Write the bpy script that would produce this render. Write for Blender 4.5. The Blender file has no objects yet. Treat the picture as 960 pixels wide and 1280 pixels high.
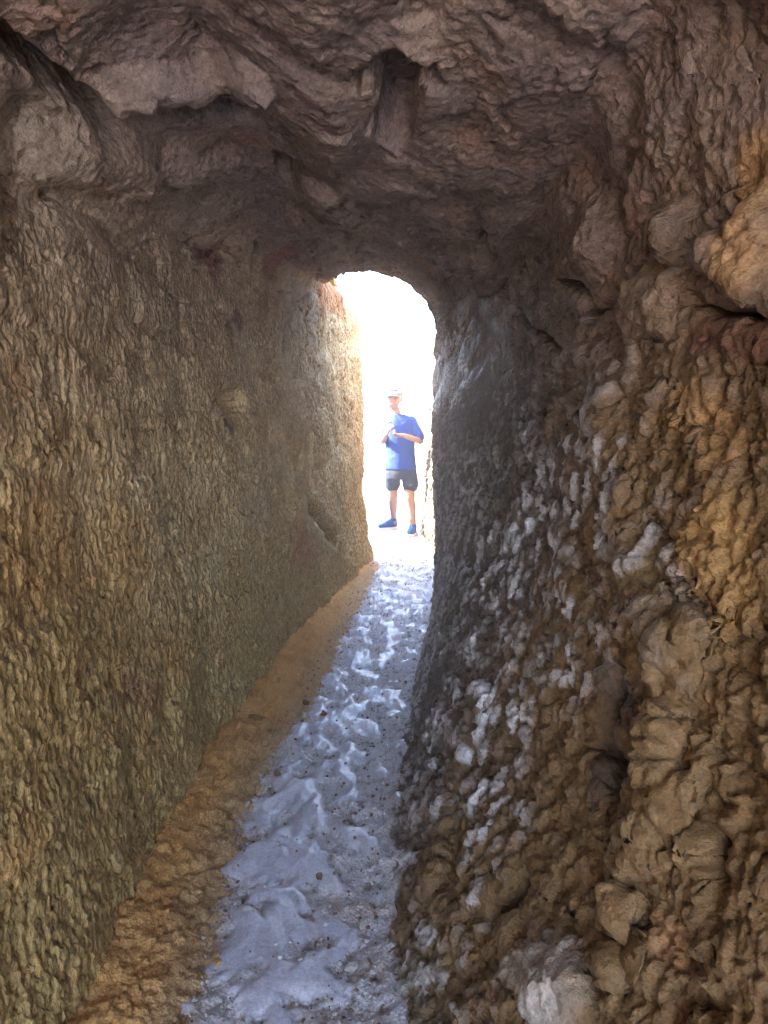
import bpy, math, random
import numpy as np
from mathutils import Vector, Matrix

# ------------------------------------------------------------------ camera, sky, sun
S = bpy.context.scene
COL = S.collection
CAM_H = 1.14
cam_d = bpy.data.cameras.new("camera")
cam = bpy.data.objects.new("camera", cam_d)
COL.objects.link(cam)
cam.location = (0, 0, CAM_H)
cam.rotation_euler = (math.radians(90 - 4.0), 0, 0)
cam_d.sensor_fit = 'VERTICAL'
cam_d.sensor_height = 36
cam_d.lens = 36 * 931 / 1280
cam_d.clip_start = 0.02
cam_d.clip_end = 3000
S.camera = cam

SUN_DIR = Vector((-0.74, 0.06, 0.62)).normalized()      # towards the sun: high on the left
el = math.asin(SUN_DIR.z)
az = math.atan2(SUN_DIR.x, SUN_DIR.y)
world = bpy.data.worlds.new("World")
S.world = world
world.use_nodes = True
nt = world.node_tree
bg = nt.nodes["Background"]
sky = nt.nodes.new("ShaderNodeTexSky")
sky.sky_type = 'NISHITA'
sky.sun_disc = False
sky.sun_elevation = el
sky.sun_rotation = az
sky.air_density = 1.0
sky.dust_density = 2.0
nt.links.new(sky.outputs[0], bg.inputs[0])
bg.inputs[1].default_value = 0.15
world.cycles.sampling_method = 'MANUAL'
world.cycles.sample_map_resolution = 512
sun_d = bpy.data.lights.new("sun", 'SUN')
sun_d.energy = 3.7
sun_d.angle = math.radians(0.5)
sun_d.color = (1.0, 0.94, 0.84)
sun = bpy.data.objects.new("sun", sun_d)
COL.objects.link(sun)
sun.rotation_euler = SUN_DIR.to_track_quat('Z', 'Y').to_euler()
S.view_settings.view_transform = 'Standard'
S.view_settings.look = 'None'
S.view_settings.gamma = 1.0
S.view_settings.exposure = 4.75
S.cycles.max_bounces = 10
S.cycles.diffuse_bounces = 8
S.cycles.glossy_bounces = 3
S.cycles.sample_clamp_indirect = 6.0

# ------------------------------------------------------------------ noise in numpy
def _hash(ix, iy, iz, seed):
    h = (ix.astype(np.uint32) * np.uint32(374761393) + iy.astype(np.uint32) * np.uint32(668265263)
         + iz.astype(np.uint32) * np.uint32(2147483647) + np.uint32((seed * 1274126177) & 0xffffffff))
    h = (h ^ (h >> np.uint32(13))) * np.uint32(1274126177)
    h = (h ^ (h >> np.uint32(15))) * np.uint32(2246822519)
    return h ^ (h >> np.uint32(16))

_G = np.random.RandomState(7).normal(size=(256, 3))
_G = (_G / np.linalg.norm(_G, axis=1)[:, None]).astype(np.float32)

def perlin(p, seed=0):
    pi = np.floor(p).astype(np.int32)
    pf = (p - pi).astype(np.float32)
    f = pf * pf * pf * (pf * (pf * 6 - 15) + 10)
    out = 0
    for dx in (0, 1):
        wx = f[:, 0] if dx else 1 - f[:, 0]
        for dy in (0, 1):
            wy = f[:, 1] if dy else 1 - f[:, 1]
            for dz in (0, 1):
                wz = f[:, 2] if dz else 1 - f[:, 2]
                g = _G[_hash(pi[:, 0] + dx, pi[:, 1] + dy, pi[:, 2] + dz, seed) & np.uint32(255)]
                d = g[:, 0] * (pf[:, 0] - dx) + g[:, 1] * (pf[:, 1] - dy) + g[:, 2] * (pf[:, 2] - dz)
                out = out + wx * wy * wz * d
    return out * 1.6          # about -1..1

def fbm(p, octv=4, seed=0, gain=0.5, lac=2.03, ridged=False):
    a, s, out = 1.0, 0.0, 0
    q = np.asarray(p, dtype=np.float32)
    for k in range(octv):
        n = perlin(q, seed + k * 17)
        if ridged:
            n = 1 - 2 * np.abs(n)
        out = out + a * n
        s += a
        a *= gain
        q = q * lac + 11.7
    return out / s

def worley(p, seed=0, jit=0.9):
    """returns F1, F2, cell id 0..1"""
    p = np.asarray(p, dtype=np.float32)
    pi = np.floor(p).astype(np.int32)
    pf = (p - pi).astype(np.float32)
    n = len(p)
    f1 = np.full(n, 9.0, np.float32); f2 = np.full(n, 9.0, np.float32); cid = np.zeros(n, np.uint32)
    for dx in (-1, 0, 1):
        for dy in (-1, 0, 1):
            for dz in (-1, 0, 1):
                h = _hash(pi[:, 0] + dx, pi[:, 1] + dy, pi[:, 2] + dz, seed)
                rx = ((h & np.uint32(1023)).astype(np.float32) / 1023 - .5) * jit + .5
                ry = (((h >> np.uint32(10)) & np.uint32(1023)).astype(np.float32) / 1023 - .5) * jit + .5
                rz = (((h >> np.uint32(20)) & np.uint32(1023)).astype(np.float32) / 1023 - .5) * jit + .5
                d = (dx + rx - pf[:, 0]) ** 2 + (dy + ry - pf[:, 1]) ** 2 + (dz + rz - pf[:, 2]) ** 2
                m = d < f1
                f2 = np.where(m, f1, np.minimum(f2, d))
                cid = np.where(m, h, cid)
                f1 = np.where(m, d, f1)
    return np.sqrt(f1), np.sqrt(f2), ((cid >> np.uint32(5)) & np.uint32(255)).astype(np.float32) / 255

def facets(p, seed=0, tilt=1.2, jit=0.95):
    """angular broken-rock relief: every cell is a tilted plane with its own height; -1..1"""
    p = np.asarray(p, dtype=np.float32)
    pi = np.floor(p).astype(np.int32); pf = (p - pi).astype(np.float32)
    best = np.full(len(p), 9.0, np.float32); val = np.zeros(len(p), np.float32)
    for dx in (-1, 0, 1):
        for dy in (-1, 0, 1):
            for dz in (-1, 0, 1):
                h = _hash(pi[:, 0] + dx, pi[:, 1] + dy, pi[:, 2] + dz, seed)
                r = [(((h >> np.uint32(k)) & np.uint32(1023)).astype(np.float32) / 1023 - .5) for k in (0, 10, 20)]
                e = [d_ + r_ * jit + .5 - pf[:, i] for i, (d_, r_) in enumerate(zip((dx, dy, dz), r))]
                d = e[0] ** 2 + e[1] ** 2 + e[2] ** 2
                g = _G[(h >> np.uint32(7)) & np.uint32(255)]
                m = d < best
                v = (((h >> np.uint32(13)) & np.uint32(255)).astype(np.float32) / 127.5 - 1) * .5 + tilt * (e[0] * g[:, 0] + e[1] * g[:, 1] + e[2] * g[:, 2])
                val = np.where(m, v, val); best = np.where(m, d, best)
    return val

def sm(a, b, x):
    t = np.clip((x - a) / (b - a), 0, 1)
    return t * t * (3 - 2 * t)

def warp(p, f, amp, seed):
    return p + amp * np.stack([perlin(p * f + 3.1, seed), perlin(p * f + 9.7, seed + 1), perlin(p * f + 17.3, seed + 2)], 1)

def mixc(a, b, t):
    return a * (1 - t[:, None]) + np.asarray(b, dtype=np.float32)[None, :] * t[:, None]

# ------------------------------------------------------------------ object helpers
def tag(o, label=None, cat=None, group=None, kind=None):
    for k, v in (("label", label), ("category", cat), ("group", group), ("kind", kind)):
        if v:
            o[k] = v
    return o

def mesh_np(name, v, quads, mat, col=None, attrs=None, parent=None, smooth=True):
    me = bpy.data.meshes.new(name)
    v = np.ascontiguousarray(v, dtype=np.float32)
    quads = np.ascontiguousarray(quads, dtype=np.int32)
    me.vertices.add(len(v)); me.vertices.foreach_set("co", v.ravel())
    n, k = quads.shape
    me.loops.add(n * k); me.loops.foreach_set("vertex_index", quads.ravel())
    me.polygons.add(n)
    me.polygons.foreach_set("loop_start", np.arange(0, n * k, k, dtype=np.int32))
    me.polygons.foreach_set("loop_total", np.full(n, k, np.int32))
    me.polygons.foreach_set("use_smooth", np.full(n, smooth, bool))
    if col is not None:
        a = me.attributes.new("rockcol", 'FLOAT_COLOR', 'POINT')
        c = np.ones((len(v), 4), np.float32); c[:, :3] = np.clip(col, 0, 1)
        a.data.foreach_set("color", c.ravel())
    for an, av in (attrs or {}).items():
        a = me.attributes.new(an, 'FLOAT', 'POINT')
        a.data.foreach_set("value", np.ascontiguousarray(av, dtype=np.float32))
    me.update(calc_edges=True)
    if mat:
        me.materials.append(mat)
    o = bpy.data.objects.new(name, me)
    COL.objects.link(o)
    if parent:
        o.parent = parent
    return o

def grid_quads(ny, nu, off=0, flip=False):
    i = np.arange(ny - 1)[:, None] * nu + np.arange(nu - 1)[None, :]
    i = i.ravel() + off
    q = np.stack([i, i + 1, i + nu + 1, i + nu], 1)
    return q[:, ::-1] if flip else q

def grid_normals(P):
    du = np.gradient(P, axis=1); dy = np.gradient(P, axis=0)
    n = np.cross(du, dy)
    return n / np.maximum(np.linalg.norm(n, axis=2, keepdims=True), 1e-9)

# ------------------------------------------------------------------ materials
def new_mat(name):
    m = bpy.data.materials.new(name); m.use_nodes = True
    b = m.node_tree.nodes["Principled BSDF"]
    return m, m.node_tree, b

def plain(name, c, rough=0.6, spec=0.4, var=0.1, scale=60, bump=0.0):
    m, t, b = new_mat(name)
    tc = t.nodes.new("ShaderNodeTexCoord"); nz = t.nodes.new("ShaderNodeTexNoise")
    nz.inputs["Scale"].default_value = scale; nz.inputs["Detail"].default_value = 4
    t.links.new(tc.outputs["Object"], nz.inputs["Vector"])
    mx = t.nodes.new("ShaderNodeMix"); mx.data_type = 'RGBA'
    mx.inputs[6].default_value = (*[x * (1 - var) for x in c], 1)
    mx.inputs[7].default_value = (*[min(1, x * (1 + var)) for x in c], 1)
    t.links.new(nz.outputs[0], mx.inputs[0]); t.links.new(mx.outputs[2], b.inputs["Base Color"])
    b.inputs["Roughness"].default_value = rough
    b.inputs["Specular IOR Level"].default_value = spec
    if bump:
        bp = t.nodes.new("ShaderNodeBump"); bp.inputs["Strength"].default_value = bump; bp.inputs["Distance"].default_value = 0.004
        t.links.new(nz.outputs[0], bp.inputs["Height"]); t.links.new(bp.outputs[0], b.inputs["Normal"])
    return m

def rock_mat(name, rough=0.7, spec=0.35, fine=90, dist=0.006, grain=0.35, stretch=(1, 1, 1), pits=0.5, polish=None):
    m, t, b = new_mat(name)
    N, L = t.nodes, t.links
    at = N.new("ShaderNodeAttribute"); at.attribute_name = "rockcol"
    tc = N.new("ShaderNodeTexCoord")
    mp = N.new("ShaderNodeMapping"); mp.inputs["Scale"].default_value = stretch
    L.new(tc.outputs["Object"], mp.inputs[0])
    n1 = N.new("ShaderNodeTexNoise"); n1.inputs["Scale"].default_value = fine; n1.inputs["Detail"].default_value = 6; n1.inputs["Roughness"].default_value = 0.65
    n2 = N.new("ShaderNodeTexNoise"); n2.inputs["Scale"].default_value = fine * 3.3; n2.inputs["Detail"].default_value = 3
    vo = N.new("ShaderNodeTexVoronoi"); vo.inputs["Scale"].default_value = fine * 0.9
    for n in (n1, n2, vo):
        L.new(mp.outputs[0], n.inputs["Vector"])
    # colour grain: mineral speckle
    mr = N.new("ShaderNodeMapRange"); mr.inputs[1].default_value = 0.25; mr.inputs[2].default_value = 0.75
    mr.inputs[3].default_value = 1 - grain; mr.inputs[4].default_value = 1 + grain
    L.new(n1.outputs[0], mr.inputs[0])
    mr2 = N.new("ShaderNodeMapRange"); mr2.inputs[1].default_value = 0.3; mr2.inputs[2].default_value = 0.7
    mr2.inputs[3].default_value = 1 - grain * .6; mr2.inputs[4].default_value = 1 + grain * .6
    L.new(n2.outputs[0], mr2.inputs[0])
    mu = N.new("ShaderNodeMath"); mu.operation = 'MULTIPLY'; L.new(mr.outputs[0], mu.inputs[0]); L.new(mr2.outputs[0], mu.inputs[1])
    vm = N.new("ShaderNodeVectorMath"); vm.operation = 'SCALE'
    L.new(at.outputs["Color"], vm.inputs[0]); L.new(mu.outputs[0], vm.inputs["Scale"])
    L.new(vm.outputs[0], b.inputs["Base Color"])
    # relief
    b1 = N.new("ShaderNodeBump"); b1.inputs["Strength"].default_value = 0.8; b1.inputs["Distance"].default_value = dist
    L.new(n1.outputs[0], b1.inputs["Height"])
    b2 = N.new("ShaderNodeBump"); b2.inputs["Strength"].default_value = pits; b2.inputs["Distance"].default_value = dist * 0.7
    L.new(vo.outputs[0], b2.inputs["Height"]); L.new(b1.outputs[0], b2.inputs["Normal"])
    b3 = N.new("ShaderNodeBump"); b3.inputs["Strength"].default_value = 0.5; b3.inputs["Distance"].default_value = dist * 0.3
    L.new(n2.outputs[0], b3.inputs["Height"]); L.new(b2.outputs[0], b3.inputs["Normal"])
    L.new(b3.outputs[0], b.inputs["Normal"])
    b.inputs["Roughness"].default_value = rough
    b.inputs["Specular IOR Level"].default_value = spec
    if polish:          # polished by feet where the attribute says so
        pa = N.new("ShaderNodeAttribute"); pa.attribute_name = "worn"
        r = N.new("ShaderNodeMapRange"); r.inputs[3].default_value = rough; r.inputs[4].default_value = polish
        L.new(pa.outputs["Fac"], r.inputs[0]); L.new(r.outputs[0], b.inputs["Roughness"])
        for bb, s0 in ((b1, 0.8), (b2, pits), (b3, 0.5)):
            r = N.new("ShaderNodeMapRange"); r.inputs[3].default_value = s0; r.inputs[4].default_value = s0 * 0.12
            L.new(pa.outputs["Fac"], r.inputs[0]); L.new(r.outputs[0], bb.inputs["Strength"])
    return m

M_LEFT = rock_mat("limestone_chiselled", rough=0.8, spec=0.3, fine=75, dist=0.014, grain=.45, pits=.8, stretch=(1, 1, 0.5))
M_CEIL = rock_mat("limestone_ceiling", rough=0.75, spec=0.3, fine=60, dist=0.012, pits=.6)
M_RIGHT = rock_mat("limestone_flowstone", rough=0.6, spec=0.45, fine=80, dist=0.008, grain=0.35, pits=0.5)
M_OUT = rock_mat("limestone_weathered", rough=0.85, spec=0.3, fine=40, dist=0.02, grain=0.45, pits=1.0)
M_PATH = rock_mat("trodden_limestone", rough=0.75, spec=0.5, fine=120, dist=0.006, grain=0.3, pits=0.8, polish=0.38)
M_SAND = rock_mat("ochre_sand", rough=0.9, spec=0.2, fine=160, dist=0.005, grain=0.35, pits=0.6)

# ------------------------------------------------------------------ the passage: base shape
TY = np.array([-2.4, -1.2, 0.0, 1.0, 1.4, 2.2, 3.2, 4.6, 5.75])
T_XLB = np.array([-.75, -.66, -.60, -.56, -.54, -.575, -.50, -.257, -.06])
T_XLT = np.array([-.95, -.85, -.80, -.76, -.75, -.72, -.62, -.41, -.165])
T_XRB = np.array([1.05, .62, .22, .02, -.015, .005, .145, .43, .44])
T_XRT = np.array([1.35, .95, .60, .50, .47, .45, .40, .295, .30])
T_ZSL = np.array([1.60, 1.60, 1.60, 1.60, 1.62, 1.72, 1.90, 2.10, 2.2])
T_ZSR = np.array([1.60, 1.50, 1.45, 1.45, 1.50, 1.65, 1.85, 1.98, 2.1])
T_ZC = np.array([2.20, 2.10, 2.0, 1.97, 1.97, 2.03, 2.12, 2.30, 2.3])
def lut(tab, Y):
    # smooth interpolation
    d = 0.12
    return sum(np.interp(Y + k * d, TY, tab) for k in (-2, -1, 0, 1, 2)) / 5
def floor_z(Y):
    Y = np.asarray(Y, float)
    return 0.064 * np.where(Y < 10, Y, 10 + 0)

# carved and bulging features, in world metres: (kind, points, radius, depth)
FEATURES = []
#FEATURES_BEGIN
FEATURES = [
    ('crack', [(-0.646, 1.256, 1.838), (-0.631, 1.413, 1.855), (-0.624, 1.523, 1.865), (-0.613, 1.6, 1.876), (-0.605, 1.719, 1.89)], 0.034, 0.15),
    ('crack', [(-0.601, 1.724, 1.893), (-0.547, 1.787, 1.926), (-0.47, 1.799, 1.957), (-0.394, 1.877, 1.983), (-0.34, 1.889, 1.993)], 0.064, 0.2),
    ('crack', [(-0.326, 1.853, 1.993), (-0.297, 1.914, 2.001), (-0.273, 1.997, 2.01)], 0.018, 0.05),
    ('crack', [(-0.449, 1.696, 1.956), (-0.349, 1.799, 1.985), (-0.298, 1.781, 1.991)], 0.016, 0.05),
    ('boulder', [(-0.698, 1.61, 1.797), (-0.63, 1.971, 1.891), (-0.42, 2.261, 2.007)], 0.091, 0.05),
    ('bulge', [(-0.558, 1.584, 1.907), (-0.469, 1.61, 1.943), (-0.379, 1.658, 1.969), (-0.278, 1.579, 1.979)], 0.053, 0.055),
    ('pit', [(0.019, 1.418, 1.968), (0.025, 1.523, 1.972), (0.023, 1.719, 1.985)], 0.055, 0.13),
    ('crack', [(-0.064, 1.518, 1.979), (-0.037, 1.446, 1.975), (0.02, 1.377, 1.966), (0.071, 1.399, 1.959), (0.098, 1.46, 1.956)], 0.015, 0.05),
    ('pit', [(-0.262, 2.132, 2.021), (-0.317, 2.421, 2.039)], 0.043, 0.09),
    ('crack', [(-0.384, 2.768, 2.057), (-0.517, 2.741, 2.012), (-0.633, 2.741, 1.925), (-0.67, 2.601, 1.86)], 0.020, 0.03),
    ('pit', [(-0.049, 2.601, 2.065)], 0.065, 0.1),
    ('bulge', [(-0.212, 2.283, 2.037)], 0.095, 0.05),
    ('bulge', [(-0.39, 3.861, 2.16), (-0.298, 4.314, 2.245)], 0.095, 0.05),
    ('pit', [(-0.517, 3.113, 2.04), (-0.576, 3.388, 1.994)], 0.034, 0.05),
    ('crack', [(-0.659, 2.75, 1.87), (-0.635, 2.926, 1.917), (-0.594, 3.072, 1.98)], 0.031, 0.04),
    ('pit', [(-0.731, 1.707, 1.729)], 0.039, 0.05),
    ('pit', [(-0.628, 2.09, 1.9)], 0.028, 0.04),
    ('pit', [(-0.628, 2.945, 1.347), (-0.613, 3.093, 1.372)], 0.097, 0.1),
    ('pit', [(-0.646, 2.75, 1.295)], 0.038, 0.05),
    ('pit', [(-0.6, 3.103, 1.179)], 0.043, 0.06),
    ('pit', [(-0.418, 4.108, 0.877), (-0.363, 4.371, 0.764), (-0.313, 4.59, 0.661)], 0.080, 0.12),
    ('pit', [(-0.627, 2.593, 0.816)], 0.028, 0.04),
    ('pit', [(-0.567, 3.227, 0.937)], 0.031, 0.04),
    ('pit', [(-0.622, 2.05, 0.431)], 0.032, 0.03),
    ('pit', [(-0.621, 1.908, 0.416)], 0.021, 0.03),
    ('pit', [(-0.636, 1.173, 0.44)], 0.031, 0.05),
    ('pit', [(-0.626, 3.093, 1.709)], 0.039, 0.03),
    ('pit', [(0.461, 1.696, 1.457)], 0.047, 0.09),
    ('crack', [(0.462, 1.647, 1.445), (0.467, 1.538, 1.468), (0.474, 1.395, 1.476), (0.476, 1.363, 1.499)], 0.024, 0.08),
    ('crack', [(0.476, 1.363, 1.499), (0.474, 1.35, 1.553), (0.471, 1.311, 1.594)], 0.013, 0.04),
    ('crack', [(0.486, 1.181, 1.392), (0.492, 1.078, 1.346), (0.501, 0.961, 1.314)], 0.023, 0.13),
    ('crack', [(0.457, 1.933, 1.609), (0.462, 1.713, 1.527), (0.462, 1.642, 1.458)], 0.022, 0.06),
    ('crack', [(0.359, 1.691, 1.836), (0.419, 1.719, 1.757), (0.441, 1.68, 1.701)], 0.018, 0.05),
    ('crack', [(0.288, 2.398, 1.959), (0.392, 2.653, 1.883), (0.432, 2.543, 1.636), (0.453, 1.841, 1.401)], 0.022, 0.03),
    ('crack', [(0.459, 1.642, 1.394), (0.454, 1.605, 1.301), (0.44, 1.68, 1.215)], 0.023, 0.03),
    ('boulder', [(0.473, 1.381, 1.419), (0.479, 1.269, 1.399)], 0.059, 0.035),
    ('boulder', [(0.495, 1.078, 1.427), (0.5, 1.01, 1.392), (0.501, 1.01, 1.45)], 0.043, 0.045),
    ('boulder', [(0.483, 1.232, 1.507)], 0.052, 0.04),
    ('boulder', [(0.464, 1.563, 1.591)], 0.090, 0.045),
    ('bulge', [(0.253, 3.013, 2.04), (0.336, 2.644, 1.949)], 0.089, 0.02),
    ('bulge', [(0.456, 1.413, 1.223), (0.441, 1.252, 1.045), (0.428, 1.143, 0.931), (0.425, 1.04, 0.876)], 0.068, 0.025),
    ('bulge', [(0.404, 1.621, 0.992), (0.391, 1.46, 0.894)], 0.050, 0.02),
    ('pit', [(0.388, 1.15, 0.785), (0.363, 1.147, 0.703), (0.359, 1.057, 0.659)], 0.052, 0.035),
    ('pit', [(0.245, 1.212, 0.418), (0.198, 1.248, 0.329)], 0.041, 0.02),
    ('bulge', [(0.437, 0.971, 0.892), (0.404, 0.993, 0.778), (0.391, 0.915, 0.702), (0.339, 0.974, 0.572), (0.323, 0.915, 0.511)], 0.040, 0.032),
    ('pit', [(0.411, 0.83, 0.731), (0.397, 0.809, 0.679)], 0.031, 0.03),
    ('boulder', [(0.263, 1.013, 0.401), (0.276, 0.949, 0.41)], 0.046, 0.035),
    ('bulge', [(0.223, 1.162, 0.36)], 0.034, 0.02),
    ('pit', [(0.331, 0.918, 0.531), (0.317, 0.877, 0.481)], 0.022, 0.05),
    ('bulge', [(0.264, 1.758, 0.558), (0.174, 1.669, 0.341), (0.131, 1.513, 0.24)], 0.047, 0.02),
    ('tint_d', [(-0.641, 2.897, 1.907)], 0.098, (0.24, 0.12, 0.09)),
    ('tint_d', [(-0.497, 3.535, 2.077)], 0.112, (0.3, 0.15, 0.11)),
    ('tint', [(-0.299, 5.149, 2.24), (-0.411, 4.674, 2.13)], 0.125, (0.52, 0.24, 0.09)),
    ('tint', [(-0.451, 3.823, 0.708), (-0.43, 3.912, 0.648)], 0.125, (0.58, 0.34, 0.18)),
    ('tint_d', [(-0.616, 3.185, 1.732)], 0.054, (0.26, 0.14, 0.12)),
    ('tint', [(-0.621, 2.993, 1.314)], 0.070, (0.3, 0.2, 0.17)),
    ('tint', [(0.468, 1.381, 1.596)], 0.049, (0.34, 0.22, 0.17)),
    ('tint', [(0.5, 1.016, 1.399), (0.494, 1.04, 1.543)], 0.037, (0.46, 0.28, 0.13)),
    ('tint', [(-0.673, 1.499, 1.822), (-0.698, 1.61, 1.797)], 0.073, (0.33, 0.25, 0.17)),
    ('tint', [(0.478, 1.139, 1.228), (0.48, 1.02, 1.151)], 0.046, (0.4, 0.24, 0.1)),
    ('tint', [(0.466, 0.987, 1.043), (0.458, 0.921, 0.961)], 0.062, (0.42, 0.25, 0.09)),
    ('tint', [(-0.628, 2.004, 0.469), (-0.643, 1.835, 0.572)], 0.050, (0.42, 0.24, 0.11)),
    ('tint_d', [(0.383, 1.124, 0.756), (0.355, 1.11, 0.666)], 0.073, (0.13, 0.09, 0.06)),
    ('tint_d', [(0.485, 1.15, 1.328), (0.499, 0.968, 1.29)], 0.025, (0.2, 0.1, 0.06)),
    ('tint', [(0.271, 0.968, 0.405), (0.239, 1.088, 0.372)], 0.046, (0.48, 0.42, 0.36)),
    ('tint', [(0.354, 0.841, 0.565)], 0.047, (0.38, 0.21, 0.1)),
]
#FEATURES_END

BOULDER_ID = {}
def feature_disp(P):
    """signed displacement towards the passage; negative digs into the rock"""
    out = np.zeros(len(P), np.float32)
    mask = np.zeros(len(P), np.float32); halo = np.zeros(len(P), np.float32)
    for kind, pts, r, dep in FEATURES:
        if kind.startswith('tint'):
            continue
        pts_, pts = pts, np.asarray(pts, np.float32)
        lo = pts.min(0) - r * 2.2; hi = pts.max(0) + r * 2.2
        idx = np.where(((P > lo) & (P < hi)).all(1))[0]
        if not len(idx):
            continue
        Q = P[idx]
        Qw = Q + (0.35 * r) * np.stack([perlin(Q * (0.9 / r), 91), perlin(Q * (0.9 / r) + 5, 92), perlin(Q * (0.9 / r) + 9, 93)], 1)
        d = np.full(len(idx), 1e9, np.float32)
        if len(pts) == 1:
            d = np.linalg.norm(Qw - pts[0], axis=1)
        for a, b in zip(pts[:-1], pts[1:]):
            ab = b - a
            t = np.clip(((Qw - a) @ ab) / max(ab @ ab, 1e-9), 0, 1)
            d = np.minimum(d, np.linalg.norm(Qw - (a + t[:, None] * ab), axis=1))
        x = d / r
        if kind == 'crack':
            w = sm(1.05, .45, x)
        elif kind == 'pit':
            w = sm(1.0, 0.55, x)
        else:                               # bulge: rounded boulder
            w = sm(1.15, .25, x)
        out[idx] += dep * w if kind in ('bulge', 'boulder') else -dep * w
        if kind == 'boulder':
            BOULDER_ID[len(P)] = BOULDER_ID.get(len(P), np.zeros(len(P), np.int32))
            BOULDER_ID[len(P)][idx[x < .85]] = FEATURES.index((kind, pts_, r, dep)) + 1
        if kind not in ('bulge', 'boulder'):
            mask[idx] = np.maximum(mask[idx], w)
            if dep > .07:
                halo[idx] = np.maximum(halo[idx], sm(2.1, 1.0, x))
    return out, mask, halo

def feature_tint(P, col, nz):
    for kind, pts, r, c in FEATURES:
        if not kind.startswith('tint'):
            continue
        pts = np.asarray(pts, np.float32)
        idx = np.where(((P > pts.min(0) - 2 * r) & (P < pts.max(0) + 2 * r)).all(1))[0]
        if len(idx):
            d = np.full(len(idx), 1e9, np.float32)
            for a, b in zip(pts, list(pts[1:]) + [pts[-1]]):
                ab = b - a
                t = np.clip(((P[idx] - a) @ ab) / max(ab @ ab, 1e-9), 0, 1)
                d = np.minimum(d, np.linalg.norm(P[idx] - (a + t[:, None] * ab), axis=1))
            w = sm(1.25, .5, d / r + .55 * nz[idx]) * .92
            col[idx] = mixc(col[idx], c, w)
    return col

wl = lambda s: np.clip(1 - s, 0, 1)
wc = lambda s: np.clip(1 - np.abs(s - 1), 0, 1)
wr = lambda s: np.clip(s - 1, 0, 1)

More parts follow.
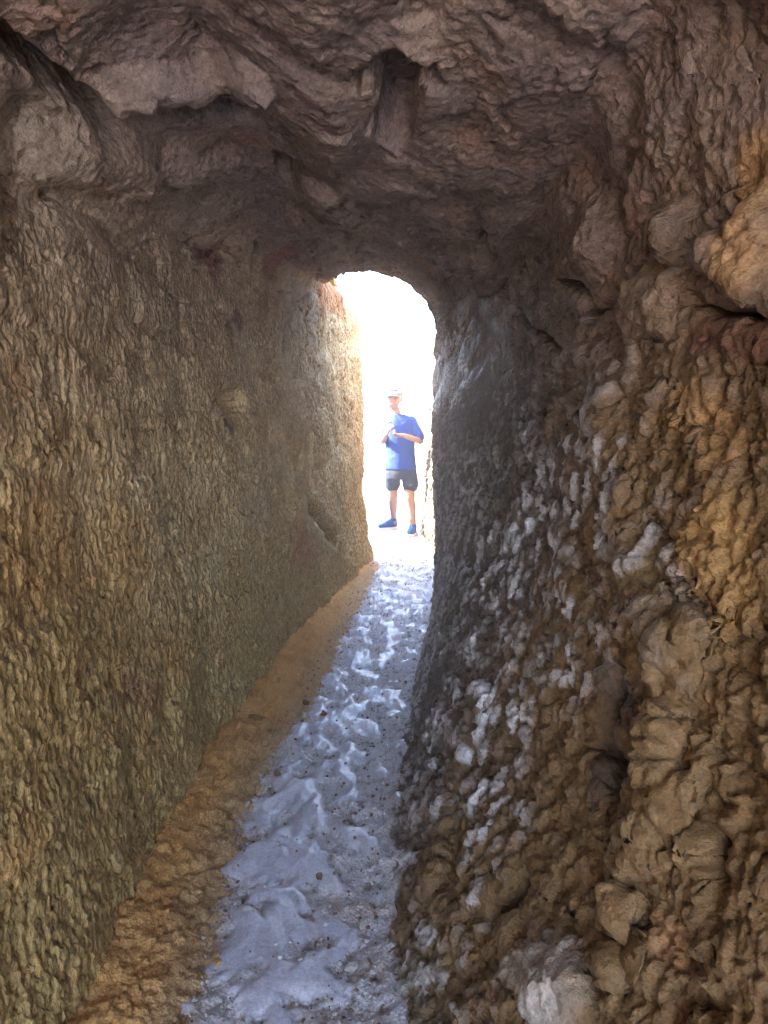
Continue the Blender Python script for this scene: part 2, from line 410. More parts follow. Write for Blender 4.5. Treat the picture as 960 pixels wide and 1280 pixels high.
def displace(P, side, inward_sign=-1.0):
    """P (ny,nu,3) base grid, side (ny,nu) in 0..2. Returns displaced grid and colour."""
    ny, nu, _ = P.shape
    s = side.reshape(-1)
    p = P.reshape(-1, 3).astype(np.float32)
    L, C, R = wl(s), wc(s), wr(s)
    N = grid_normals(P).reshape(-1, 3) * inward_sign
    # ---- large forms
    big = fbm(p * 1.3, 3, 3)
    q = warp(p, 2.2, 0.10, 21)
    f1, f2, cid = worley(q * np.array([3.4, 1.9, 3.4], np.float32), 5)
    bould = sm(0.0, 0.35, f2 - f1) * (0.55 + 0.45 * cid)           # rounded blocks with creases
    feat, fm, halo = feature_disp(p)
    d1 = big * (0.045 * L + 0.035 * C + 0.04 * R) + (bould - .5) * (0.012 * L + 0.032 * C + 0.014 * R) + feat
    # ledges that run along the left side of the vault
    lay = fbm(p * np.array([2.0, 1.2, 9.0], np.float32), 3, 44, ridged=True)
    fa = facets(warp(p, 4.0, .05, 411) * np.array([5.5, 3.8, 6.5], np.float32), 412)
    d1 += 0.005 * lay * (0.3 * L + C) + fa * (.006 * L + .014 * C + .003 * R)
    d1 = feat + (d1 - feat) * (1 - .75 * halo)
    P1 = p + N * d1[:, None]
    N1 = grid_normals(P1.reshape(ny, nu, 3)).reshape(-1, 3) * inward_sign
    # ---- medium and fine relief
    # near the viewer's end the rock is lumpier
    near = sm(2.4, 0.8, p[:, 1])
    pb, p = p, P1.astype(np.float32)
    # left: short upright tool marks
    ql = warp(p, 5.0, 0.03, 61)
    marks = fbm(ql * np.array([17.0, 27.0, 8.0], np.float32), 3, 71, ridged=True, gain=0.55)
    g1, g2, gid = worley(ql * np.array([33, 42, 17], np.float32), 8)
    comb = sm(0.0, 0.5, g2 - g1)
    dl = 0.013 * marks + 0.005 * comb * (0.4 + 0.6 * gid)
    c1 = fbm(warp(p, 5, .04, 99) * 8.0, 5, 101, gain=0.6)
    # right: knobbly columns
    qr = warp(p, 4.0, 0.035, 81)
    h1, h2, hid = worley(qr * np.array([33, 36, 21], np.float32), 13)
    m1, m2, mid_ = worley(qr * np.array([12, 14, 8], np.float32), 15)
    lumpL = np.clip(1 - (m1 / 0.85) ** 2, 0, 1) * (0.4 + 0.6 * mid_)
    knob = np.sqrt(np.clip(1 - (h1 / 0.75) ** 2, 0, 1)) * (0.3 + 0.7 * hid)
    k1, k2, kid = worley(warp(p, 9, .015, 83) * np.array([60, 64, 48], np.float32), 19)
    kn2 = np.clip(1 - k1 / 0.8, 0, 1)
    cols = fbm(qr * np.array([7.0, 9.0, 1.8], np.float32), 2, 85, ridged=True)
    amp_r = 0.55 + 0.45 * sm(-0.25, 0.25, fbm(p * 2.1, 2, 33)) * sm(1.75, 1.2, p[:, 2])
    jamb = 1 - .88 * sm(1.15, 1.6, p[:, 2]) * sm(2.0, 3.0, p[:, 1])
    dr = (0.023 * knob + 0.011 * kn2) * amp_r + .007 * lumpL + 0.014 * cols + .006 * c1
    r2 = .005
    lump = np.sqrt(np.clip(1 - (h1 / 0.85) ** 2, 0, 1))
    rough = fbm(p * 24.0, 3, 141, gain=.6, ridged=True)
    fb = facets(warp(p, 11.0, .02, 421) * np.array([15, 12, 17], np.float32), 422)
    fc = facets(warp(p, 25.0, .008, 423) * 42.0, 424)
    rough = fbm(p * 24.0, 3, 141, gain=.6, ridged=True)
    smth = sm(-.3, .3, fbm(p * 1.5, 2, 57))
    dc = 0.012 * c1 + .007 * fb * (.35 + .65 * smth) * (1 + sm(2, 3.2, p[:, 1])) + .003 * fc * (1 + 1.2 * sm(2, 3.2, p[:, 1])) + 0.005 * lump * near + 0.004 * knob * sm(-.1, .3, fbm(p * 1.7, 2, 55))
    fine = fbm(p * 60.0, 3, 131, gain=0.6)
    far_l = sm(1.3, 3.8, p[:, 1])
    o1, o2, oid = worley(warp(p, 7, .03, 63) * np.array([5.5, 6.5, 5.0], np.float32), 65)
    hole = np.clip(1 - o1 / (.10 + .16 * oid), 0, 1) ** .6 * (oid > .45)
    vary = .55 + .75 * sm(-.4, .4, fbm(p * 3.2, 2, 69))
    dl = dl * (.48 + .85 * far_l) * vary + .004 * rough - .022 * hole + .006 * fbm(p * 5, 3, 67) + .003 * fc + .004 * c1 + .006 * fbm(ql * np.array([36, 52, 15], np.float32), 2, 73, ridged=True)
    dr = (dr + .005 * fc + .003 * rough) * jamb
    calm = 1 - .8 * fm
    d2 = L * dl + R * dr + C * dc + fine * 0.0065 * (L + C + R * jamb)
    d2 = d2 * calm
    P2 = P1 + N1 * d2[:, None]
    # ---- colour (mineral colours, with some light and highlights painted in)
    p = pb
    n_a = fbm(p * 2.3, 4, 201); n_b = fbm(p * 6.0, 4, 211); n_c = fbm(p * 1.1 + 5, 3, 221); n_d = fbm(p * 22, 3, 231)
    col = np.tile(np.array([.56, .425, .24], np.float32), (len(p), 1))
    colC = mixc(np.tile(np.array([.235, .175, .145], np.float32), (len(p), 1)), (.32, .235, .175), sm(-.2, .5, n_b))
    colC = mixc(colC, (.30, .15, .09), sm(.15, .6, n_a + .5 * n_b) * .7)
    colR = mixc(mixc(np.tile(np.array([.20, .165, .145], np.float32), (len(p), 1)), (.44, .41, .41), sm(2.0, 3.6, p[:, 1])), (.235, .145, .062), sm(2.2, 1.1, p[:, 1] + .8 * n_a))  # ochre near end, pale mouth end: warm bounce and haze painted in too
    colR = mixc(colR, (.74, .74, .78), sm(.40, .70, knob + .35 * n_d) * sm(-.30, .15, n_a + .6 * n_b + .45 * sm(1.8, 3.0, p[:, 1])) * sm(.95, 1.5, p[:, 1] + .4 * n_a) * sm(1.5, 1.0, p[:, 2] + .3 * n_a) * jamb)  # pale crust on knob crests, painted up as highlights from the opening
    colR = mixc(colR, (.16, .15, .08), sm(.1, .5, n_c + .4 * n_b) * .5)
    col = mixc(col, (.71, .60, .39), sm(-.3, .4, n_b + .4 * n_d))
    col = mixc(col, (.47, .29, .11), sm(2.6, 1.2, p[:, 1] + 1.0 * n_a + (p[:, 2] - .9) * .8) * .75)  # ochre near end, with warm bounce light painted in
    moss = sm(.85, .2, p[:, 2] - floor_z(p[:, 1]) + .5 * n_a) * sm(-.3, .3, n_b + .2)
    col = mixc(col, (.41, .325, .15), moss * .7)
    col = mixc(col, (.42, .22, .10), sm(.35, .6, n_a + .35 * n_b) * .8 * sm(2.0, 1.0, p[:, 2]))
    col = col * np.array([1.10, 1.0, .84], np.float32)
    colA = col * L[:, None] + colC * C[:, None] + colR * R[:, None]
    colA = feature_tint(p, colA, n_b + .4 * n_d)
    colA = colA * (1 + .18 * n_d[:, None])
    return P2.reshape(ny, nu, 3), colA.reshape(ny, nu, 3), P1, N1

NU_L, NU_C, NU_R = 440, 260, 440
def ring(Y, k=0.0):
    """one cross-section from the left foot over the vault to the right foot"""
    xlb, xlt, xrb, xrt = (float(lut(t, Y)) for t in (T_XLB, T_XLT, T_XRB, T_XRT))
    zl, zr, zc = (float(lut(t, Y)) for t in (T_ZSL, T_ZSR, T_ZC))
    if Y < 3.05:        # the nearer roof block hangs a little lower
        zc -= 0.0
    zf = float(floor_z(Y)) - 0.10
    h = np.linspace(0, 1, NU_L)
    xl = xlb + (xlt - xlb) * (1 - (1 - h) ** 1.6)
    zl_ = zf + (zl - zf) * h
    th = np.linspace(math.pi, 0, NU_C + 2)[1:-1]
    m_ = float(sm(3.6, 4.6, Y))
    n = 2.0 / (2.3 + .8 * m_)
    cx, a = (xlt + xrt) / 2, (xrt - xlt) / 2
    c = np.cos(th); xa = cx + a * np.sign(c) * np.abs(c) ** n
    t = (xa - xlt) / (xrt - xlt)
    zs = zl + (zr - zl) * t
    za = zs + (zc - zs) * np.abs(np.sin(th)) ** n
    za = za - .34 * np.clip(xa + .08, 0, 1) * m_
    zr = zr - .34 * max(xrt + .08, 0) * m_
    h2 = np.linspace(1, 0, NU_R)
    xr = xrb + (xrt - xrb) * (1 - (1 - h2) ** 2.0)
    zr_ = zf + (zr - zf) * h2
    x = np.concatenate([xl, xa, xr]); z = np.concatenate([zl_, za, zr_])
    return x, z

Y_MOUTH = 4.62
ys = np.concatenate([np.linspace(-2.4, 0.28, 60, endpoint=False), np.exp(np.linspace(math.log(0.28), math.log(Y_MOUTH), 860))])
rows = []
for Y in ys:
    x, z = ring(Y)
    rows.append(np.stack([x, np.full_like(x, Y), z], 1))
def flare(base, dirn, nrow, y0):
    """rock face round a mouth: the section widens while it rounds the corner"""
    out = []
    cx, cz = base[:, 0].mean(), 1.2
    v = np.stack([base[:, 0] - cx, base[:, 2] - cz], 1)
    v /= np.linalg.norm(v, axis=1)[:, None]
    v[:, 1] = np.where(base[:, 2] < 1.2, v[:, 1] * 0.0, v[:, 1])
    for i in range(1, nrow + 1):
        t = i / nrow
        k = 2.4 * t ** 2.2
        yy = y0 + dirn * 0.10 * math.sin(min(1, t * 3) * math.pi / 2)
        out.append(np.stack([base[:, 0] + v[:, 0] * k, np.full(len(base), yy), base[:, 2] + v[:, 1] * k], 1))
    return out
front = flare(rows[-1], 1, 50, Y_MOUTH)
back = flare(rows[0], -1, 16, -2.4)[::-1]
nb = len(back)
G = np.array(back + rows + front)
ny, nu, _ = G.shape
# irregular edge of the mouth and of the low roof block
u = np.arange(nu)
sL = np.clip((u - NU_L * .62) / (NU_L * .38 + NU_C * .34), 0, 1)
sR = np.clip((u - (NU_L + NU_C) + NU_C * .16) / (NU_R * .30), 0, 1)
sside = np.tile((sL + sR)[None, :], (ny, 1))
# step in the roof: nearer than y=3.05 the roof block hangs 9 cm lower
ystep = 2.95 + 0.16 * np.sin(G[..., 0] * 6.0) + 0.10 * perlin(np.stack([G[..., 0].ravel() * 7, G[..., 2].ravel() * 0, G[..., 0].ravel() * 0 + .5], 1), 9).reshape(ny, nu)
top = sm(1.75, 1.95, G[..., 2]) * sm(-.38, -.10, G[..., 0])
low = sm(0.03, -0.03, G[..., 1] - ystep) * top
G[..., 2] -= 0.0 * low
P2, CA, P1, N1 = displace(G, sside)
P2[..., 2] -= 0.13 * low * sm(0.6, 1.6, G[..., 1])
Q = P2.reshape(-1, 3); CC = CA.reshape(-1, 3)

def sub_mesh(name, c0, c1, r0, r1, mat, extra=None, parent=None):
    idx = (np.arange(r0, r1)[:, None] * nu + np.arange(c0, c1)[None, :]).ravel()
    q = grid_quads(r1 - r0, c1 - c0)
    v, c = Q[idx], CC[idx]
    if extra:
        ev, eq, ec = extra
        q = np.concatenate([q, eq + len(v)]); v = np.concatenate([v, ev]); c = np.concatenate([c, ec])
    # boulders that stick out of the rock are parts of their own
    bid = np.zeros(len(v), np.int32)
    bid[:len(idx)] = BOULDER_ID[len(Q)][idx] if len(Q) in BOULDER_ID else 0
    qb = bid[q]; own = (qb[:, 0] > 0) & (qb == qb[:, :1]).all(1)
    main = mesh_np(name, v, q[~own], mat, col=c, parent=parent)
    for k in np.unique(qb[own]):
        sel = q[own & (qb[:, 0] == k)]
        if len(sel) > 1500:
            ids, inv = np.unique(sel, return_inverse=True)
            mesh_np("boulder", v[ids], inv.reshape(sel.shape), mat, col=c[ids], parent=main)
        else:
            mesh_np("ledge", v[np.unique(sel)], np.unique(sel, return_inverse=True)[1].reshape(sel.shape), mat, col=c[np.unique(sel)], parent=main)
    return main

# left wall runs on past the mouth as a free-standing cut face with a ragged top
def sweep_wall(path, ztop, nv, nc, topdepth=1.2, zcurl=0.35, power=1.6):
    """path: (n,5) xbase,ybase,xtop,ytop, and direction into the rock (dx,dy). """
    rows = []
    n = len(path)
    for i in range(n):
        xb, yb, xt, yt, dx, dy = path[i]
        zf = float(floor_z(yb)) - 0.10
        zt = ztop[i]
        h = np.linspace(0, 1, nv)
        f = 1 - (1 - h) ** (power[i] if hasattr(power, '__len__') else power)
        x = xb + (xt - xb) * f; y = yb + (yt - yb) * f; z = zf + (zt - zf) * h
        w = np.linspace(0, 1, nc + 1)[1:]
        x2 = xt + dx * topdepth * w ** 1.5; y2 = yt + dy * topdepth * w ** 1.5
        z2 = zt + 0.10 * np.sin(np.minimum(1, w * 4) * math.pi / 2) + zcurl * w
        rows.append(np.stack([np.concatenate([x, x2]), np.concatenate([y, y2]), np.concatenate([z, z2])], 1))
    return np.array(rows)

yl = np.linspace(Y_MOUTH - 0.1, 5.72, 110)
path, zt = [], []
for Y in yl:
    path.append((float(lut(T_XLB, Y)), Y, float(lut(T_XLT, Y)), Y, -1, 0)); zt.append(np.interp(Y, [4.5, 4.8, 5.72], [1.9, 2.14, 2.22]))
xb0, xt0 = path[-1][0], path[-1][2]
for i in range(1, 40):
    a = i / 39 * math.pi / 2
    r = 0.16
    dx, dy = -math.cos(a), -math.sin(a)
    path.append((xb0 - r + r * math.cos(a), 5.72 + r * math.sin(a), xt0 - r + r * math.cos(a), 5.72 + r * math.sin(a), dx, dy)); zt.append(2.22)
for i in range(1, 60):
    d = 2.4 * (i / 59) ** 1.5
    path.append((xb0 - .16 - d, 5.88 + .1 * d, xt0 - .16 - d, 5.88 + .1 * d, 0, -1)); zt.append(2.22 + 0.3 * d)
E = sweep_wall(path, zt, 380, 50, power=[float(np.interp(q_[1], [4.8, 5.6], [1.6, 5.0])) for q_ in path])
EP, EC, _, _ = displace(E, np.zeros(E.shape[:2]))
ext = (EP.reshape(-1, 3), grid_quads(E.shape[0], E.shape[1]), EC.reshape(-1, 3))

M_rows = nb + len(ys)
left = sub_mesh("rock_wall", 0, NU_L, 0, M_rows, M_LEFT, extra=ext)
tag(left, "tall grey-brown chiselled rock wall on the left of the passage, mossy at its foot", "rock wall", kind='thing')
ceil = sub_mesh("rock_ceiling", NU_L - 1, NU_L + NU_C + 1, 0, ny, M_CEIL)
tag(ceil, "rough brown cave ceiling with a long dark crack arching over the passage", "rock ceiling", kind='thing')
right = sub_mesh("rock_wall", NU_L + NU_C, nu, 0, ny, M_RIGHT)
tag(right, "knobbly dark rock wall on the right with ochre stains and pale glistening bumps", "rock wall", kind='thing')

# sunlit wall of the open cutting beyond, on the right
path, zt = [], []
for Y in np.linspace(4.78, 9.4, 260):
    x = np.interp(Y, [4.7, 5.1, 6, 7, 8, 9.4], [.75, .45, .40, .405, .38, .34])
    path.append((x - .02, Y, x + .05, Y, 1, 0)); zt.append(1.95 + .12 * math.sin(Y * 2.7))
xb0, xt0 = path[-1][0], path[-1][2]
for i in range(1, 30):
    a = i / 29 * math.pi / 2; r = 0.2
    path.append((xb0 + r - r * math.cos(a), 9.4 + r * math.sin(a), xt0 + r - r * math.cos(a), 9.4 + r * math.sin(a), math.cos(a), -math.sin(a))); zt.append(zt[-1])
for i in range(1, 30):
    d = 4 * (i / 29) ** 1.5
    path.append((xb0 + .2 + d, 9.6, xt0 + .2 + d, 9.6, 0, -1)); zt.append(2.3)
E = sweep_wall(path, zt, 260, 30)
def displace_out(P, sgn):
    ny, nu, _ = P.shape
    p = P.reshape(-1, 3).astype(np.float32)
    N = grid_normals(P).reshape(-1, 3) * sgn
    q = warp(p, 3.0, .06, 301)
    f1, f2, cid = worley(q * 12, 303)
    g1, g2, gid = worley(q * 23, 305)
    rr = fbm(p * 26, 3, 307, gain=.6)
    d = .05 * fbm(p * 1.4, 3, 309) + .03 * sm(0, .4, f2 - f1) * cid - .030 * np.clip(1 - g1 / .55, 0, 1) * (gid > .3) + .014 * rr
    P1 = p + N * d[:, None]
    c = np.tile(np.array([.25, .195, .13], np.float32), (len(p), 1))
    c = mixc(c, (.30, .17, .06), sm(.0, .35, fbm(p * 3.5, 3, 311)))
    c = mixc(c, (.26, .24, .12), sm(.05, .5, fbm(p * 4, 3, 313)) * sm(1.6, .4, p[:, 2]))
    c = mixc(c, (.10, .065, .035), sm(.0, .3, rr * -1) * .9)
    c = mixc(c, (.05, .032, .018), sm(.55, .35, g1) * (gid > .35))  # pits and hollows coloured dark in place of their shadows
    return P1, c
ov, oc = displace_out(E, 1)
far = mesh_np("rock_wall", ov, grid_quads(E.shape[0], E.shape[1], flip=True), M_OUT, col=oc)
tag(far, "bright pitted rock face in full sun beside the boy, beyond the cave mouth", "rock wall", kind='thing')

# hill over the tunnel (outer skin)
hy = np.linspace(-2.5, 4.66, 60); hth = np.linspace(0, math.pi, 80)
H = np.zeros((60, 80, 3))
H[..., 0] = 0.0 + 3.0 * np.cos(hth)[None, :] * 1.1
H[..., 1] = hy[:, None]
H[..., 2] = -.1 + 3.0 * np.sin(hth)[None, :]
hp = H.reshape(-1, 3).astype(np.float32)
hn = grid_normals(H).reshape(-1, 3)
hd = .35 * fbm(hp * .7, 4, 401) + .1 * fbm(hp * 4, 3, 403)
hp2 = hp - hn * 0 + (hp - np.array([0, 0, 0], np.float32)) * np.array([1, 0, 1], np.float32) * (hd * .25)[:, None]
hc = mixc(np.tile(np.array([.42, .34, .23], np.float32), (len(hp), 1)), (.30, .18, .09), sm(-.1, .5, fbm(hp * 1.5, 3, 405)))
hill = mesh_np("hill", hp2, grid_quads(60, 80), M_OUT, col=hc)
tag(hill, kind="structure")

# ------------------------------------------------------------------ ground: one sheet, dense along the passage
def ground_h(X, Y):
    """returns height, worn mask, sand mask"""
    p = np.stack([X, Y, X * 0], 1).astype(np.float32)
    base = floor_z(Y) + np.where(Y > 10, 0, 0)
    # path centre
    xl = lut(T_XLB, np.clip(Y, -2.4, 5.75)); xr = lut(T_XRB, np.clip(Y, -2.4, 4.6))
    sandx = np.interp(Y, [-1.6, 1.0, 1.39, 2.0, 2.45, 3.18, 4.2, 5.5, 6.0], [-.5, -.42, -.40, -.43, -.39, -.29, -.20, -.075, -.4])
    e = .05 * fbm(p * 4, 3, 501)
    sand = sm(.05, -.05, X - sandx - e) * (Y < 6.3)
    across = np.clip((X - sandx) / np.maximum(xr - sandx, .1), -1, 2)
    q = warp(p, 6.0, .035, 511)
    w1, w2, wid = worley(q * np.array([9.5, 7.0, 1], np.float32), 517)
    n = fbm(q * np.array([11, 8, 1], np.float32), 3, 521, gain=.5)
    worn_f = n + .28 * (.55 - w1) + .03 + .16 * fbm(p * 2.6, 2, 519) - 1.0 * np.clip(across - .62, 0, 1) - 1.3 * np.clip(.26 - across, 0, 1) + .10 * sm(4.5, 1.5, Y)
    worn = sm(-.08, .12, worn_f) * (1 - sand)
    grit = fbm(p * 48, 3, 531, gain=.6) * .008 + facets(p * 26 + .37, 535) * .006 + fbm(p * 15, 3, 533) * .010
    z = base + .018 * fbm(p * 2.2, 3, 541) + .010 * fbm(p * 6.5, 2, 543) + (1 - worn) * grit
    z = z + worn * (.013 * np.minimum(1, .45 + 1.6 * np.maximum(worn_f, 0)) + .003 * fbm(p * 12, 2, 545) - .011 * np.clip(1 - w1 / .55, 0, 1) * (wid > .25) + .0025 * fbm(p * 40, 2, 547))
    z = z + np.clip(across - .85, 0, 1) * .10 * sm(5, 4, Y)
    z = z + .05 * sm(7.3, 7.7, Y) * sm(9, 8, Y)
    return z, worn, sand, sandx, e

gx = np.concatenate([[-900, -300, -100, -40, -15, -6, -3, -2, -1.4, -1.0, -.8], np.linspace(-.66, .62, 300), [.8, 1.2, 2, 4, 8, 20, 60, 200, 900]])
gy = np.concatenate([[-900, -300, -100, -30, -10, -6, -4], np.linspace(-3, .7, 50, endpoint=False), np.exp(np.linspace(math.log(.7), math.log(10.5), 500)), [11, 12, 14, 18, 26, 50, 120, 400, 1500]])
GX, GY = np.meshgrid(gx, gy)
X, Y = GX.ravel(), GY.ravel()
z, worn, sand, _, _ = ground_h(X, Y)
outer = np.clip(sm(10.5, 14, Y) + sm(-.7, -1.4, X) + sm(.7, 1.4, X), 0, 1)
z = np.where(Y < -3, floor_z(-3.0), z)
z = z + outer * .05 * fbm(np.stack([X, Y, X * 0], 1).astype(np.float32) * .5, 3, 555)
p = np.stack([X, Y, X * 0], 1).astype(np.float32)
gc = mixc(np.tile(np.array([.72, .70, .75], np.float32), (len(X), 1)), (.50, .33, .20), sm(.05, .55, fbm(p * 5, 3, 561)) * .6)
gc = mixc(gc, (.20, .14, .11), sm(.1 - .12 * sm(4.5, 6, Y), .4 - .15 * sm(4.5, 6, Y), fbm(p * 28, 3, 563)) * .8)
gc = mixc(gc, (.68, .67, .72), sm(.15, .45, fbm(p * 45, 2, 567)) * .7)
gc = mixc(gc, (.60, .605, .73), worn * (1 - .7 * sm(5, 6, Y)) * (.9 - .35 * sm(0, .5, fbm(p * 9, 3, 565))))
gc = mixc(gc, (.48, .30, .15), np.maximum(sand, .8 * (1 - worn) * sm(.10, -.02, X - np.interp(Y, [1.0, 1.39, 2.0, 2.45, 3.18, 4.2, 5.5], [-.42, -.40, -.43, -.39, -.29, -.20, -.075])) * (np.abs(X) < .7)))
gz = z
allq = grid_quads(len(gy), len(gx))
cx = X[allq].mean(1); cy = Y[allq].mean(1)
inpath = (cx > -.665) & (cx < .625) & (cy > -2.5) & (cy < 10.6)
def compact(qs):
    ids, inv = np.unique(qs, return_inverse=True)
    return ids, inv.reshape(qs.shape)
for nm, selq in (("stone_path", inpath), ("ground", ~inpath)):
    ids, qq = compact(allq[selq])
    o = mesh_np(nm, np.stack([X, Y, gz], 1)[ids], qq, M_PATH, col=gc[ids], attrs={"worn": worn[ids]})
    tag(o, kind="structure")

# loose ochre sand banked against the foot of the left wall
sy = np.exp(np.linspace(math.log(.9), math.log(5.7), 420)); st = np.linspace(0, 1, 130)
sxr = np.interp(sy, [0.9, 1.39, 2.0, 2.45, 3.18, 4.2, 5.5, 6.0], [-.41, -.40, -.43, -.39, -.29, -.20, -.075, -.07]) + .10
sxl = lut(T_XLB, sy) - .08
SX = sxl[:, None] + (sxr - sxl)[:, None] * st[None, :]
SY = np.repeat(sy[:, None], 130, 1)
X, Y = SX.ravel(), SY.ravel()
z, worn, sand, sx_, e_ = ground_h(X, Y)
p = np.stack([X, Y, X * 0], 1).astype(np.float32)
edge = X - sx_ - e_
clod1, clod2, cl = worley(p * 34, 611)
cover = .016 - .25 * np.maximum(edge + .03, 0) + .10 * sm(.0, -.16, edge) * .35
zz = z + cover + .009 * fbm(p * 14, 4, 601, gain=.6) + .010 * np.sqrt(np.clip(1 - (clod1 / .6) ** 2, 0, 1)) * (cl > .8) * .5 + .006 * facets(p * 30 + .3, 613) + .004 * fbm(p * 50, 2, 615)
sc = mixc(np.tile(np.array([.72, .40, .15], np.float32), (len(X), 1)), (.58, .29, .10), sm(-.1, .5, fbm(p * 9, 3, 603)))
sc = mixc(sc, (.50, .38, .24), sm(-.10, .02, edge) * .6)
o = mesh_np("sand", np.stack([X, Y, zz], 1), grid_quads(420, 130), M_SAND, col=sc)
tag(o, "orange sand banked along the foot of the left rock wall", "sand", kind="stuff")

# ------------------------------------------------------------------ loose stones and grit
rng = random.Random(5)
M_STONE = plain("brown_stone", (.22, .13, .09), .8, .3, .3, 120, .5)
M_STONE2 = plain("pale_stone", (.60, .55, .52), .8, .3, .25, 120, .5)
def stone_mesh(seed, n=2):
    r_ = random.Random(seed)
    import bmesh
    bm = bmesh.new(); bmesh.ops.create_icosphere(bm, subdivisions=n, radius=1)
    pv = np.array([v.co[:] for v in bm.verts], np.float32)
    dd = .34 * facets(pv * 1.1 + seed * 3.7, seed) + .08 * fbm(pv * 3 + seed, 2, seed)
    for v, k in zip(bm.verts, dd):
        v.co *= 1 + float(k)
    me = bpy.data.meshes.new("stone"); bm.to_mesh(me); bm.free()
    return me
def at_px(px, py):
    """floor point met by a measured line of sight"""
    a = (py - 640) / 931; dn = .0698 + a * .9976
    Y_ = CAM_H / (dn / (.9976 - .0698 * a) + .064)
    return (px - 480) / 931 * Y_ * 1.0, Y_
def gh(x, y):
    return float(ground_h(np.array([x]), np.array([y]))[0][0])
for x, y, rx, ry, rz, mt, lab in (
    (-.158, 1.758, .008, .007, .013, 0, "small brown stone standing alone on the smooth lilac floor nearest the viewer"),
    (-.335, 2.27, .014, .010, .012, 0, "dark brown stone at the edge between orange sand and pale floor"),
    (-.226, 2.72, .014, .010, .011, 0, "dark flat stone lying among the pale worn floor patches"),
    (-.304, 2.83, .013, .010, .011, 0, "small dark stone on the far tip of a lilac floor patch beside the sand"),
    (-.46, 2.66, .045, .036, .024, 2, "sandy clod of orange earth resting on the sand strip"),
    (-.065, 1.47, .016, .013, .011, 1, "pale angular stone near the foot of the right wall, nearest the viewer"),
    (-.045, 1.60, .013, .011, .009, 1, "small pale stone on gritty ground a little beyond the nearest pale one"),
):
    o = bpy.data.objects.new("clod" if mt == 2 else "stone", stone_mesh(int(x * 1000) % 97 + 3)); COL.objects.link(o)
    o.data.materials.append((M_STONE, M_STONE2, M_SAND)[mt])
    if mt == 2:
        a_ = o.data.attributes.new("rockcol", 'FLOAT_COLOR', 'POINT'); a_.data.foreach_set("color", np.tile(np.array([.42, .24, .10, 1], np.float32), len(o.data.vertices)))
    o.scale = (rx, ry, rz); o.location = (x, y, gh(x, y) + rz * .5 + (.012 if mt == 2 else 0)); o.rotation_euler = (.5, .3, x * 40)
    tag(o, lab, "stone" if mt != 2 else "clod", kind='thing')
gv, gq, gcx = [], [], []
ico_me = stone_mesh(11, 1); iv = np.array([v.co[:] for v in ico_me.vertices], np.float32); iq = np.array([p_.vertices[:] for p_ in ico_me.polygons], np.int32)
N_G = 5200
gy_ = np.exp(np.array([rng.uniform(math.log(1.2), math.log(7.5)) for _ in range(N_G)])); 
xl_ = lut(T_XLB, gy_); xr_ = np.where(gy_ > 4.7, .38, lut(T_XRB, np.minimum(gy_, 4.6)))
uu = np.array([rng.random() for _ in range(N_G)]) ** .8
gxp = xl_ + (xr_ - xl_) * uu
gz_, gw_, gs_, gsx_, ge_ = ground_h(gxp, gy_)
keep = (gw_ < .4) | (np.array([rng.random() for _ in range(N_G)]) < .08)
for k in np.where(keep)[0]:
    rr_ = .0022 + .0055 * rng.random() ** 3
    M_ = np.array(Matrix.Rotation(rng.uniform(0, 6.28), 3, Vector((rng.uniform(-1, 1), rng.uniform(-1, 1), rng.uniform(-1, 1))).normalized()), np.float32)
    gq.append(iq + len(gv) * len(iv))
    gv.append((iv * np.array([1, .8, .6], np.float32) * rr_) @ M_.T + np.array([gxp[k], gy_[k], gz_[k] + rr_ * .3 + (.016 if gs_[k] > .5 else 0)], np.float32))
    base_c = np.array((.42, .25, .12) if gs_[k] > .5 else ((.64, .60, .60) if rng.random() < .6 else (.24, .16, .12)), np.float32)
    gcx.append(np.tile(base_c, (len(iv), 1)))
o = mesh_np("gravel", np.concatenate(gv), np.concatenate(gq), M_SAND, col=np.concatenate(gcx), smooth=False)
tag(o, "fine grit and small stones strewn over the path and sand", "gravel", kind="stuff")

# ------------------------------------------------------------------ haze volume added in place of the lens glow round the mouth
hz = bpy.data.materials.new("glow_haze"); hz.use_nodes = True
ht = hz.node_tree; ht.nodes.clear()
ho = ht.nodes.new("ShaderNodeOutputMaterial"); hv = ht.nodes.new("ShaderNodeVolumePrincipled")
hv.inputs["Color"].default_value = (.86, .9, 1, 1); hv.inputs["Density"].default_value = 0.027; hv.inputs["Anisotropy"].default_value = 0.5
ht.links.new(hv.outputs[0], ho.inputs["Volume"])
hx0, hx1, hy0, hy1, hz0, hz1 = -960, 960, -960, 1560, -2, 5.2
hzo = mesh_np("haze", np.array([(x, y, z) for x in (hx0, hx1) for y in (hy0, hy1) for z in (hz0, hz1)], np.float32),
              np.array([(0, 1, 3, 2), (4, 6, 7, 5), (0, 4, 5, 1), (2, 3, 7, 6), (0, 2, 6, 4), (1, 5, 7, 3)]), hz, smooth=False)
tag(hzo, kind="stuff")

# unseen left bank, added to shade the ground and the boy's legs
path = [(-.62 - .03 * math.sin(Y_ * 2), Y_, -.72, Y_, -1, 0) for Y_ in np.linspace(6.0, 9.6, 90)]
E = sweep_wall(path, [float(floor_z(q_[1])) + .85 + .1 * math.sin(q_[1] * 3) for q_ in path], 90, 50, topdepth=3.0, zcurl=.3)
ov, oc = displace_out(E, -1)
bank = mesh_np("shade_bank", ov, grid_quads(E.shape[0], E.shape[1]), M_OUT, col=oc)
tag(bank, kind="structure")

#PERSON_BEGIN
# ------------------------------------------------------------------ the boy
def _frame(a, b):
    d = (b - a); L = max(d.length, 1e-6); d = d / L
    up = Vector((0, 0, 1)) if abs(d.z) < .9 else Vector((0, 1, 0))
    s = d.cross(up).normalized(); t = s.cross(d)
    return d, s, t, L

